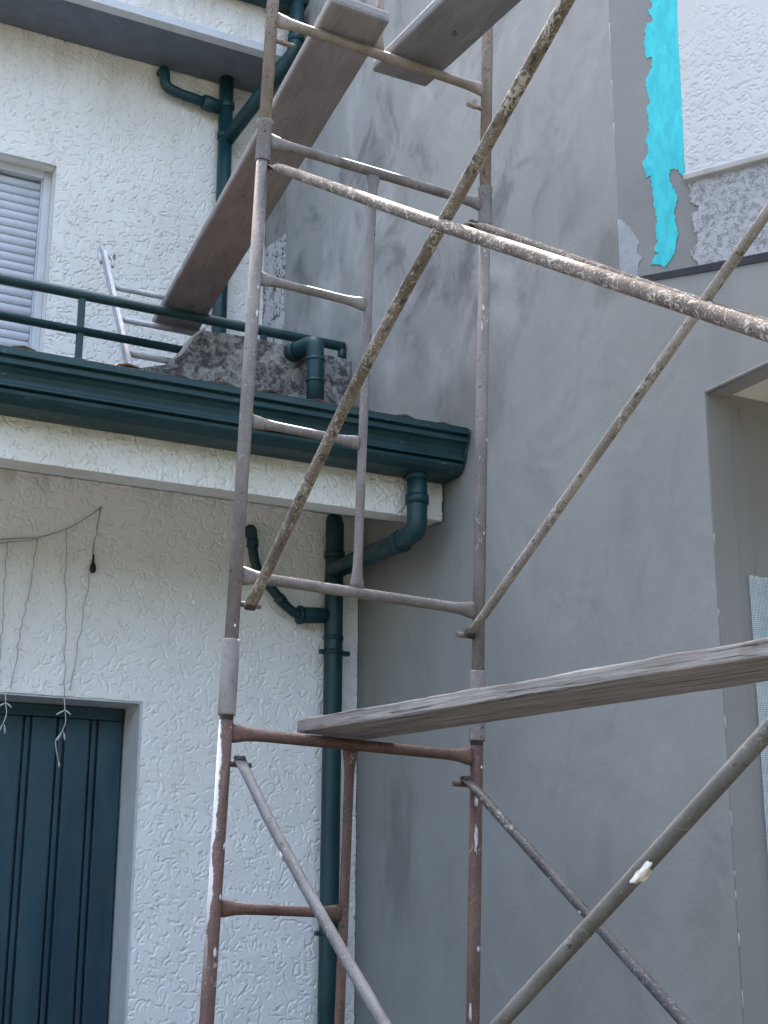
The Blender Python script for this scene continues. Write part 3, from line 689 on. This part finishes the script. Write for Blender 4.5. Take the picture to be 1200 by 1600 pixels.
# upper wall turning away from the corner
ph = R(31); DV = Vector((math.sin(ph), -math.cos(ph), 0)); NV = Vector((-math.cos(ph), -math.sin(ph), 0)); P0 = Vector((XG, YUC, 0))
def W(s, z, off=0.0): return tuple(P0 + DV * s + Vector((0, 0, z)) + NV * off)
front = G(MB().prism([W(0.0, 3.55), W(1.7, 3.2), W(1.7, HT), W(0.0, HT)], -NV * 0.10), 'front_wall', 'cement_dark')
TURQ = [(0.165, 5.35), (0.171, 5.2), (0.160, 5.1), (0.178, 5.03), (0.175, 4.972), (0.183, 4.928), (0.161, 4.92), (0.176, 4.886), (0.181, 4.863), (0.155, 4.861), (0.148, 4.826), (0.142, 4.763), (0.147, 4.709), (0.17, 4.705), (0.169, 4.657), (0.147, 4.625), (0.138, 4.588), (0.15, 4.532), (0.156, 4.518), (0.137, 4.493), (0.145, 4.428), (0.141, 4.382), (0.125, 4.348), (0.138, 4.316), (0.13, 4.284), (0.11, 4.263), (0.126, 4.193), (0.139, 4.2), (0.145, 4.134), (0.147, 4.065), (0.157, 4.017), (0.147, 3.959), (0.155, 3.92), (0.139, 3.887), (0.154, 3.866), (0.129, 3.852), (0.124, 3.827), (0.151, 3.824), (0.175, 3.805), (0.197, 3.828), (0.22, 3.859), (0.235, 3.922), (0.225, 4.021), (0.244, 4.083), (0.214, 4.152), (0.215, 4.202), (0.235, 4.203), (0.275, 4.154), (0.2815, 4.54), (0.289, 5.35)]
def ragged(poly, step, amp, seed, skip=0):
    rn = random.Random(seed); out = []
    n = len(poly)
    for i in range(n):
        a = Vector(poly[i]); b = Vector(poly[(i + 1) % n]); L = (b - a).length
        out.append(tuple(a))
        if i >= n - 1 - skip or L > 0.5: continue
        k = int(L / step)
        for j in range(1, k + 1):
            t = j / (k + 1); d = (b - a).normalized(); q = a.lerp(b, t) + Vector((-d.y, d.x)) * rn.uniform(-amp, amp)
            out.append(tuple(q))
    return out
TQ = ragged(TURQ, 0.008, 0.004, 3, 2)
G(MB().prism([W(s, z, 0.001) for s, z in TQ], NV * 0.0025), 'primer_strip', 'turquoise', front)
# thicker render coat left of the primer: a few trowelled lumps along its edge
MOTT = [(0.278, 4.142), (0.286, 4.109), (0.295, 4.077), (0.29, 4.041), (0.323, 4.021), (0.318, 3.996), (0.29, 3.992), (0.298, 3.942), (0.313, 3.894), (0.3, 3.861), (0.278, 3.844), (0.287, 3.813), (0.306, 3.783), (0.303, 3.62), (1.69, 3.25), (1.69, 4.142)]
G(MB().prism([W(s, z, 0.001) for s, z in ragged(MOTT, 0.009, 0.006, 5, 3)], NV * 0.006), 'old_render', 'mottled_pale', front)
SME = [(0.003, 4.056), (0.044, 4.009), (0.081, 3.939), (0.071, 3.896), (0.09, 3.865), (0.073, 3.844), (0.067, 3.774), (0.003, 3.74)]
G(MB().prism([W(s, z, 0.0008) for s, z in ragged(SME, 0.01, 0.004, 8)], NV * 0.0015), 'render_smear', 'cement_light', front)
wr = G(MB().prism([W(0.2765, 4.145, 0.001), W(1.69, 4.145, 0.001), W(1.69, HT, 0.001), W(0.296, HT, 0.001), W(0.290, 5.35, 0.001), W(0.283, 4.55, 0.001)], NV * 0.004), 'white_render', 'roughcast_fine', front)
o = sheet(W(0.279, 4.142, 0.011), tuple(DV), (0.0095, 0, 1), tuple(NV), 0.80, 1.35, 0.0034, 81, 'white_render', 'roughcast_fine', 0.62, 0.5); o.parent = front
G(MB().prism([W(0.277, 4.122, 0.001), W(0.277, 4.157, 0.001), W(0.277, 4.160, 0.022), W(0.277, 4.150, 0.030), W(0.277, 4.130, 0.028)], DV * 1.4), 'sill_moulding', 'sillstone', front, 0.003)
# corner beads: broken white lines where the metal bead shows through the render
def bead(name, segs, fn, r=0.0022):
    for a, b in segs:
        m = MB()
        n = max(2, int((b - a) / 0.03)); pts = []
        for k in range(n + 1):
            z = a + (b - a) * k / n; p = Vector(fn(z)); pts.append(p + Vector((random.uniform(-.001, .001), random.uniform(-.001, .001), 0)))
        m.tube(pts, [r * random.uniform(0.5, 1.15) for _ in pts], 6)
        G(m, name, 'beadwhite')
bead('corner_bead', [(3.82, 4.05), (4.2, 4.22), (4.41, 4.47), (4.62, 4.66), (4.8, 4.92)], lambda z: (XG + 0.0002, YUC + 0.0002, z), 0.0013)
bead('corner_bead', [(2.66, 2.70), (2.42, 2.44), (2.05, 2.09), (1.745, 1.79), (1.59, 1.605), (1.52, 1.545), (1.38, 1.42), (1.20, 1.25)], lambda z: (XG + 0.0012, YC - 0.003, z), 0.0016)
# old weathered render patch left bare near the inner corner, above the balcony
PAT = [(7.555, 4.0), (7.235, 4.0), (7.215, 4.45), (7.232, 4.62), (7.222, 4.85), (7.245, 5.05), (7.228, 5.25), (7.236, 5.43), (7.30, 5.44), (7.42, 5.452), (7.5, 5.46), (7.555, 5.468)]
G(MB().prism([(XG - 0.0005, y, z) for y, z in ragged(PAT, 0.03, 0.006, 11, 1)], (-0.006, 0, 0)), 'old_render', 'mottled', side)
# glass-fibre reinforcing mesh on the porch end wall
gm = MB(); x0, x1 = 3.228, 3.52; zt, zb = 2.572, 0.9
k = 0; x = x0
while x < x1:
    gm.box((x, YC - 0.0080, zb), (x + 0.0016, YC - 0.0068, zt - random.uniform(0, 0.006))); x += 0.0062
z = zb
while z < zt:
    gm.box((x0 - random.uniform(0, 0.004), YC - 0.0068, z), (x1, YC - 0.0056, z + 0.0016)); z += 0.0068
mo = G(gm, 'reinforcing_mesh', 'mesh'); mo['kind'] = 'stuff'
G(MB().prism([(x, YC - 0.0002, z) for x, z in ragged([(3.256, 2.36), (3.30, 2.40), (3.40, 2.43), (3.52, 2.42), (3.52, 2.28), (3.40, 2.27), (3.30, 2.29), (3.27, 2.32)], 0.012, 0.006, 17)], (0, -0.002, 0)), 'primer_strip', 'turquoise')
# hairline ridge where two coats of the end wall overlap
rg = MB(); pts = []
for (x, z) in ((3.235, 3.17), (3.243, 3.12), (3.252, 3.06), (3.248, 3.02), (3.262, 2.96), (3.270, 2.92), (3.262, 2.88), (3.264, 2.83), (3.273, 2.77), (3.271, 2.70), (3.265, 2.62), (3.270, 2.50)):
    pts.append((x, YC + 0.0005, z))
G(rg.tube(pts, [0.0035] * len(pts), 6), 'render_ridge', 'cement_dark')

# ================================================================== SCAFFOLD
YF = 3.90; LEAN = 0.034; FW = 0.857
def flared(m, p0, p1, r, n=14):
    """tube with flattened, flared welded ends"""
    a = Vector(p0); b = Vector(p1); L = (b - a).length; d = (b - a) / L
    ts = [0, 0.020, 0.045, 0.075, 0.11]
    prof = [(0.75, 1.70), (0.80, 1.55), (0.92, 1.22), (1.0, 1.05), (1.0, 1.0)]
    pts = [a + d * t for t in ts] + [b - d * t for t in reversed(ts)]
    sq = prof + prof[::-1]
    return m.tube(pts, r, n, squash=sq)
def pin(m, x, z, s):
    """locking pin sticking out sideways from a post, s = +1/-1"""
    m.tube([(x + s * 0.015, -0.002, z), (x + s * 0.085, -0.002, z)], 0.0085, 10)
    m.box((x + s * 0.052 - 0.006, -0.010, z - 0.006), (x + s * 0.052 + 0.006, 0.006, z + 0.024))
    return m
def frame(kind, y, label, mats, jx=0.0):
    fr = tag(empty('scaffold_trestle', (1.444 + jx, y, 0), (0, math.asin(LEAN), 0)), label, 'scaffold frame', 'stacked scaffold frames')
    pm, rm = mats[0], mats[1]
    r = 0.0207
    zb, zt, rb, rtop, inner, small = {
        1: (0.0, 2.06, 0.50, 1.985, (0.50, 1.985), (1.49, 1.0)),
        2: (2.02, 3.97, 2.46, 3.945, (2.46, 3.945), (3.445, 2.955)),
        3: (3.96, 5.92, 4.412, 5.90, (4.412, 5.90), (5.40, 4.91))}[kind]
    for i, x in enumerate((0.0, FW)):
        o = MB().tube([(0, 0, zb), (0, 0, (zb + zt) / 2), (0, 0, zt)], r, 20).build('post', pm[i], fr); o.location = (x, 0, 0)
    for z in (rb, rtop):
        o = flared(MB(), (0.018, 0, 0), (FW - 0.018, 0, 0), 0.0175).build('rung', rm, fr); o.location = (0, 0, z)
    xi = 0.408
    o = flared(MB(), (0, 0, inner[0] + 0.014), (0, 0, inner[1] - 0.014), 0.0150).build('ladder_post', rm, fr); o.location = (xi, 0, 0)
    for z in small:
        o = flared(MB(), (0.018, 0, 0), (xi - 0.012, 0, 0), 0.0150).build('rung', rm, fr); o.location = (0, 0, z)
    if kind == 2:
        for x in (0.0, FW):
            m = MB().tube([(0, 0, 2.035), (0, 0, 2.04), (0, 0, 2.255), (0, 0, 2.262)], [0.0255, 0.0265, 0.0260, 0.0225], 20)
            m.build('sleeve', 'sleeve', fr).location = (x, 0, 0)
            m = MB().tube([(0, 0, 3.862), (0, 0, 3.866), (0, 0, 4.005), (0, 0, 4.012)], [0.0245, 0.0250, 0.0250, 0.0285], 20)
            m.build('sleeve', 'taupe', fr).location = (x, 0, 0)
    zp = {1: (1.895, 0.42), 2: (3.845, 2.372), 3: (5.80, 4.33)}[kind]
    for z in zp:
        pin(MB(), 0.0, z, 1).build('locking_pin', mats[2], fr)
        pin(MB(), FW, z, -1).build('locking_pin', mats[2], fr)
    return fr
def post_blob(fr, x, z, ang, hz, hw, r=0.0213):
    n = 14; m = MB(); rn = random.Random(int(z * 1000))
    for j in range(n):
        a = 2 * math.pi * j / n; w = rn.uniform(0.65, 1.2); t = ang + math.sin(a) * hw * w; m.v.append((math.sin(t) * (r + 0.0008), -math.cos(t) * (r + 0.0008), z + math.cos(a) * hz * w))
    m.v.append((math.sin(ang) * (r + 0.002), -math.cos(ang) * (r + 0.002), z)); m.f = [[j, (j + 1) % n, n] for j in range(n)] + [list(range(n))[::-1]]; m.sm = [True] * n + [False]
    m.build('paint_blob', 'paint_grey', fr).location = (x, 0, 0)
TA = (('taupe', 'taupe'), 'taupe', 'taupe'); RU = (('rust_white', 'rust'), 'rust', 'rust'); BE = (('beige', 'beige'), 'beige', 'beige')
f1 = frame(1, YF, 'rust-brown scaffold frame at the bottom, its left post edged with white paint', RU)
f2 = frame(2, YF, 'grey-mauve scaffold frame in the middle with a ladder of rungs on its left', TA)
frame(3, YF, 'beige rusty scaffold frame at the top carrying two boards', BE)
for z, a, h_, w in ((1.845, -0.5, 0.022, 0.25), (1.725, -0.45, 0.055, 0.28), (1.40, 0.2, 0.010, 0.4), (1.215, -0.9, 0.03, 0.25), (1.95, 0.3, 0.008, 0.25)): post_blob(f1, FW, z, a, h_, w)
for z, a, h_, w in ((1.66, 0.6, 0.012, 0.25), (1.37, 0.2, 0.016, 0.3), (1.52, 0.5, 0.009, 0.25)): post_blob(f1, 0.0, z, a, h_, w)
for z, a, h_, w in ((3.535, -0.55, 0.016, 0.25), (3.462, -0.75, 0.024, 0.22), (2.72, 0.1, 0.007, 0.2), (3.05, 0.4, 0.006, 0.2)): post_blob(f2, FW, z, a, h_, w)
for z, a, h_, w in ((3.315, 0.35, 0.016, 0.25), (3.40, 0.2, 0.008, 0.2), (2.30, 0.0, 0.006, 0.2)): post_blob(f2, 0.0, z, a, h_, w)
YN = 1.42
frame(1, YN, 'rust-brown bottom scaffold frame nearest the camera, beyond the right edge', (('rust', 'rust'), 'rust', 'rust'))
frame(2, YN, 'grey-mauve middle scaffold frame nearest the camera, beyond the right edge', TA)
frame(3, YN, 'beige top scaffold frame nearest the camera, beyond the right edge', BE)

def brace(name, pts, mat, label, r=0.0166, group='diagonal scaffold braces', blobs=(), joint=None):
    P = [Vector(p) for p in pts]
    o = P[0]; t = tag(empty('scaffold_brace', o), label, 'scaffold brace', group)
    d0 = (P[1] - P[0]).normalized(); d1 = (P[-1] - P[-2]).normalized()
    path = [P[0], P[0] + d0 * 0.03, P[0] + d0 * 0.055, P[0] + d0 * 0.10]
    sq = [(0.28, 1.35), (0.28, 1.35), (0.75, 1.15), (1, 1)]
    for k in range(len(P) - 1):
        L = (P[k + 1] - P[k]).length; n = max(3, int(L / 0.12))
        for j in range(1, n + 1):
            q = P[k].lerp(P[k + 1], j / n)
            if (q - P[0]).length > 0.13 and (q - P[-1]).length > 0.12: path.append(q); sq.append((1, 1))
    path += [P[-1] - d1 * 0.10, P[-1] - d1 * 0.055, P[-1] - d1 * 0.03, P[-1]]; sq += [(1, 1), (0.75, 1.15), (0.28, 1.35), (0.28, 1.35)]
    # smooth the bend
    for _ in range(6):
        path = [path[0]] + [path[i] * 0.5 + (path[i - 1] + path[i + 1]) * 0.25 if 5 < i < len(path) - 6 else path[i] for i in range(1, len(path) - 1)] + [path[-1]]
    # local frame: Z along the brace so the texture follows it
    q = (P[-1] - P[0]).to_track_quat('Z', 'Y'); M = q.to_matrix().to_4x4(); M.translation = o; Mi = M.inverted()
    m = MB(); m.tube([Mi @ p for p in path], r, 16, squash=sq)
    b = m.build('tube', mat, t); b.rotation_euler = q.to_euler()
    for q, sx in ((P[0], -1), (P[-1], -1)):
        MB().tube([q - o + Vector((sx * 0.016, 0, 0)), q - o + Vector((sx * 0.010, 0, 0)), q - o + Vector((0.014, 0, 0))], [0.011, 0.012, 0.012], 8).build('bolt', 'black_steel', t)
    if joint:
        c = Vector(joint) - o; dj = (P[-1] - P[0]).normalized()
        MB().tube([c - dj * 0.011, c - dj * 0.004, c + dj * 0.006, c + dj * 0.009], [r * 1.03, r * 1.06, r * 1.05, r * 1.02], 16).build('paint_band', 'beadwhite', t)
    for (pt, sz) in blobs:
        mb = MB(); c = Vector(pt); s = sz
        dirn = (P[-1] - P[0]).normalized(); toc = (Vector((0, 0, 1.5)) - c).normalized(); toc = (toc - dirn * toc.dot(dirn)).normalized()
        sd_ = dirn.cross(toc); n = 30; ring_ = []
        for j in range(n):
            a = 2 * math.pi * j / n; w = 0.9 + 0.16 * math.sin(3 * a + s * 90) + 0.10 * math.sin(7 * a + 1.3) + random.uniform(-0.05, 0.05)
            ang = math.sin(a) * 0.75 * w; ring_.append(c + dirn * math.cos(a) * s * w + toc * (r + 0.0012) * math.cos(ang) + sd_ * (r + 0.0012) * math.sin(ang))
        cen = c + toc * (r + 0.0022)
        mb.v = [tuple(p - o) for p in ring_] + [tuple(cen - o)]
        mb.f = [[j, (j + 1) % n, n] for j in range(n)] + [list(range(n))[::-1]]; mb.sm = [True] * n + [False]
        mb.build('paint_blob', 'paint_chip', t)
    return t
brace('a', [(1.607, 3.885, 3.845), (1.590, 2.784, 3.137), (1.560, 1.44, 2.293)], 'brace_mortar', 'mortar-caked brace sloping down to the right across the upper frame, front one of two')
brace('b', [(1.572, 3.885, 2.362), (1.586, 3.135, 2.912), (1.5955, 2.69, 3.155), (1.603, 2.20, 3.430), (1.612, 1.44, 3.855)], 'brace_tan', 'tan crusted brace rising steeply from the middle left post to the top')
brace('c', [(2.376, 3.885, 3.820), (2.368, 2.967, 3.215), (2.35, 1.44, 2.25)], 'brace_mortar', 'mortar-caked brace sloping down behind the front one from the right post')
brace('d', [(2.338, 3.880, 2.345), (2.355, 3.10, 2.810), (2.385, 1.44, 3.79)], 'brace_pale', 'pale speckled brace rising from the middle right post to the right edge', r=0.0148)
brace('e', [(1.552, 3.880, 1.905), (1.540, 3.506, 1.625), (1.527, 2.923, 1.247), (1.50, 1.44, 0.293)], 'brace_grey', 'grey galvanised brace sloping down in front of the lower green downpipe', joint=(1.5403, 3.508, 1.6235), r=0.0148)
brace('f', [(2.318, 3.880, 1.880), (2.308, 3.10, 1.386), (2.28, 1.44, 0.34)], 'brace_dark', 'dark grey paint-flecked brace sloping down from the lower right post', blobs=(((2.3135, 3.40, 1.571), 0.012), ((2.311, 3.26, 1.480), 0.009)), r=0.0148)
brace('g', [(1.500, 3.885, 0.381), (1.529, 2.448, 1.280), (1.552, 1.44, 1.911)], 'brace_dirt', 'thick dirty grey brace rising to the right edge with a cream paint splash', blobs=(((1.5375, 1.985, 1.559), 0.034),), r=0.0148)

def plank(corners, th, mat, label, wav=0.0, seed=1, name='scaffold_plank', bev=0.004, sag=0.0, rag_end=0.0):
    """corners of the underside: far-left, far-right, near-right, near-left"""
    fl_, frr, nr, nl = [Vector(c) for c in corners]
    o = (fl_ + frr) / 2; ax = ((nr + nl) / 2 - o); L = ax.length; ax.normalize(); sd_ = Vector((-ax.y, ax.x, 0)).normalized() * -1
    upv = ax.cross(sd_); 
    if upv.z < 0: upv = -upv
    Mx = Matrix((ax, upv.cross(ax), upv)).transposed().to_4x4(); Mx.translation = o; Mi = Mx.inverted()
    rn = random.Random(seed); n = 44
    a0, b0 = Mi @ fl_, Mi @ frr; a1, b1 = Mi @ nl, Mi @ nr
    m = MB(); wa = wb = 0.0
    for k in range(n + 1):
        t = k / n; wa = wa * 0.8 + rn.uniform(-wav, wav); wb = wb * 0.8 + rn.uniform(-wav, wav)
        a = a0.lerp(a1, t); b = b0.lerp(b1, t); dz = -sag * math.sin(math.pi * t)
        sa = 1 if a.y > b.y else -1
        zt1 = th + rn.uniform(-wav, wav) * 0.5; zt2 = th + rn.uniform(-wav, wav) * 0.5
        m.v += [(a.x, a.y + wa, dz), (b.x, b.y + wb, dz), (b.x, b.y + wb * 0.7, dz + zt2), (a.x, a.y + wa * 0.7, dz + zt1)]
    for k in range(n):
        i = 4 * k
        for q in range(4):
            m.f.append([i + q, i + (q + 1) % 4, i + 4 + (q + 1) % 4, i + 4 + q]); m.sm.append(False)
    m.f += [[0, 1, 2, 3][::-1], [4 * n + j for j in range(4)]]; m.sm += [False, False]
    ob = m.build(name, mat, None, bev); ob.matrix_world = Mx
    return tag(ob, label, 'plank', 'planks laid across the scaffold')
plank([(1.768, 3.962, 2.004), (2.045, 4.066, 2.004), (2.505, 1.35, 2.004), (2.225, 1.35, 2.004)], 0.040, 'plank_wood', 'weathered timber plank with rough grain lying on the lower rust-brown frame', 0.0040, 4, bev=0.005)
plank([(2.105, 6.70, 4.4315), (2.358, 6.70, 4.4315), (1.975, 3.760, 4.4315), (1.745, 3.748, 4.4315)], 0.045, 'board_brown', 'brown-grey board running from the top frame back to the balcony ladder', 0.0008, 5, bev=0.012)
plank([(2.056, 4.058, 4.4315), (2.283, 4.058, 4.4315), (2.42, 1.25, 4.4315), (2.18, 1.25, 4.4315)], 0.045, 'board_grey', 'dark grey board on the top frame running out of the top edge', 0.0008, 6, bev=0.010)

# ================================================================== LADDER ON THE BALCONY
ld = tag(empty('aluminium_ladder', (1.91, 6.37, 4.0)), 'dull aluminium ladder leaning on the balcony behind the green railing', 'ladder')
def LL(m, name, mat='alu', bevel=0.0):
    o = m.build(name, mat, None, bevel); o.parent = ld; o.matrix_parent_inverse = Matrix.Translation((-1.91, -6.37, -4.0)); return o
def lp(z): return 6.63 + (z - 4.41) * 0.685
for i, (x, zt) in enumerate(((1.905, 4.945), (2.352, 4.44))):
    z0 = 3.87; y0, y1 = lp(z0), lp(zt); w = 0.013; dd = 0.028
    m = MB(); m.hexa([(x - w, y0 - dd, z0), (x + w, y0 - dd, z0), (x + w, y0 + dd, z0), (x - w, y0 + dd, z0)], [(x - w, y1 - dd, zt), (x + w, y1 - dd, zt), (x + w, y1 + dd, zt), (x - w, y1 + dd, zt)])
    LL(m, 'stile', bevel=0.004)
for z, xe in ((4.655, 2.345), (4.405, 2.345), (4.153, 2.345)):
    LL(MB().tube([(1.912, lp(z), z), (xe, lp(z), z)], 0.0165, 14), 'rung')
m = MB().tube(arc([(1.905, lp(4.93), 4.93), (1.898, lp(4.97), 4.985), (1.888, lp(4.98), 4.94), (1.893, lp(4.90), 4.86)], 0.03, 5), 0.012, 10)
LL(m, 'hook')
m = MB().box((1.920, lp(4.93) - 0.02, 4.905), (1.968, lp(4.93) + 0.012, 4.925)); m.box((1.955, lp(4.93) - 0.02, 4.900), (1.968, lp(4.93) + 0.012, 4.935))
LL(m, 'latch', bevel=0.003)
LL(MB().tube(arc([(1.925, lp(4.9), 4.915), (1.945, lp(4.88) - 0.02, 4.87), (1.932, lp(4.8) - 0.01, 4.81)], 0.03, 5), 0.008, 8), 'spring_clip')

# ================================================================== STRING LIGHTS ABOVE THE DOOR
sg = tag(empty('string_lights', (1.5, 6.17, 2.3)), 'wire string lights hanging in strands on the white wall above the door', 'string lights')
def SL(m, name, mat='wire'):
    o = m.build(name, mat); o.parent = sg; o.matrix_parent_inverse = Matrix.Translation((-1.5, -6.17, -2.3)); return o
def wob(a, b, n, amp, sag=0.0, y=6.182):
    out = []
    for k in range(n + 1):
        t = k / n; e = min(1, t * 6, (1 - t) * 6)
        out.append((a[0] + (b[0] - a[0]) * t + random.uniform(-amp, amp) * e, y + random.uniform(-0.003, 0.003), a[1] + (b[1] - a[1]) * t - sag * math.sin(math.pi * t)))
    return out
SL(MB().tube(wob((0.7, 2.95), (1.30, 3.056), 10, 0.003, 0.02) + wob((1.30, 3.056), (1.47, 3.086), 6, 0.002)[1:] + wob((1.47, 3.086), (1.747, 3.262), 14, 0.003, 0.022)[1:], 0.0032, 6), 'main_wire')
SL(MB().tube(wob((0.7, 2.945), (1.47, 3.078), 16, 0.004, 0.016), 0.0025, 6), 'main_wire')
SL(MB().tube([(1.747, 6.20, 3.262), (1.747, 6.176, 3.263)], 0.007, 8), 'nail')
for (a, b) in (((1.332, 3.05), (1.345, 2.38)), ((1.466, 3.082), (1.395, 2.40)), ((1.593, 3.14), (1.632, 2.375)), ((1.746, 3.25), (1.655, 2.41))):
    SL(MB().tube(wob(a, b, 22, 0.007), 0.0022, 6), 'strand')
SL(MB().tube(wob((1.742, 3.25), (1.724, 3.02), 8, 0.006), 0.0025, 6), 'strand')
SL(MB().tube([(1.7245, 6.18, 3.035), (1.7248, 6.18, 3.000), (1.7255, 6.18, 2.985), (1.726, 6.18, 2.965), (1.726, 6.18, 2.955), (1.726, 6.18, 2.950)], [0.005, 0.006, 0.0125, 0.0145, 0.0120, 0.005], 12), 'lamp_socket', 'black')
for x, z, dr_ in ((1.632, 2.375, 1), (1.372, 2.39, 0)):
    p = [(x, 6.178, z), (x + 0.004, 6.172, z - 0.06), (x + 0.012, 6.168, z - 0.10), (x - 0.004, 6.166, z - 0.155), (x - 0.032, 6.166, z - 0.185), (x - 0.026, 6.166, z - 0.225), (x - 0.010, 6.166, z - 0.285)]
    SL(MB().tube(arc(p, 0.02, 3), 0.0022, 6), 'light_tail', 'wire_white')
    for (bx, bz, ex, ez) in ((0.004, -0.055, -0.036, -0.078), (0.004, -0.055, 0.028, -0.075), (-0.006, -0.157, -0.026, -0.190), (0.004, -0.150, 0.008, -0.188), (-0.010, -0.28, -0.008, -0.305)):
        SL(MB().tube([(x + bx, 6.168, z + bz), (x + bx * .5 + ex * .5, 6.160, z + bz * .5 + ez * .5), (x + ex, 6.160, z + ez)], [0.0022, 0.0038, 0.003], 8), 'bulb', 'wire_white')
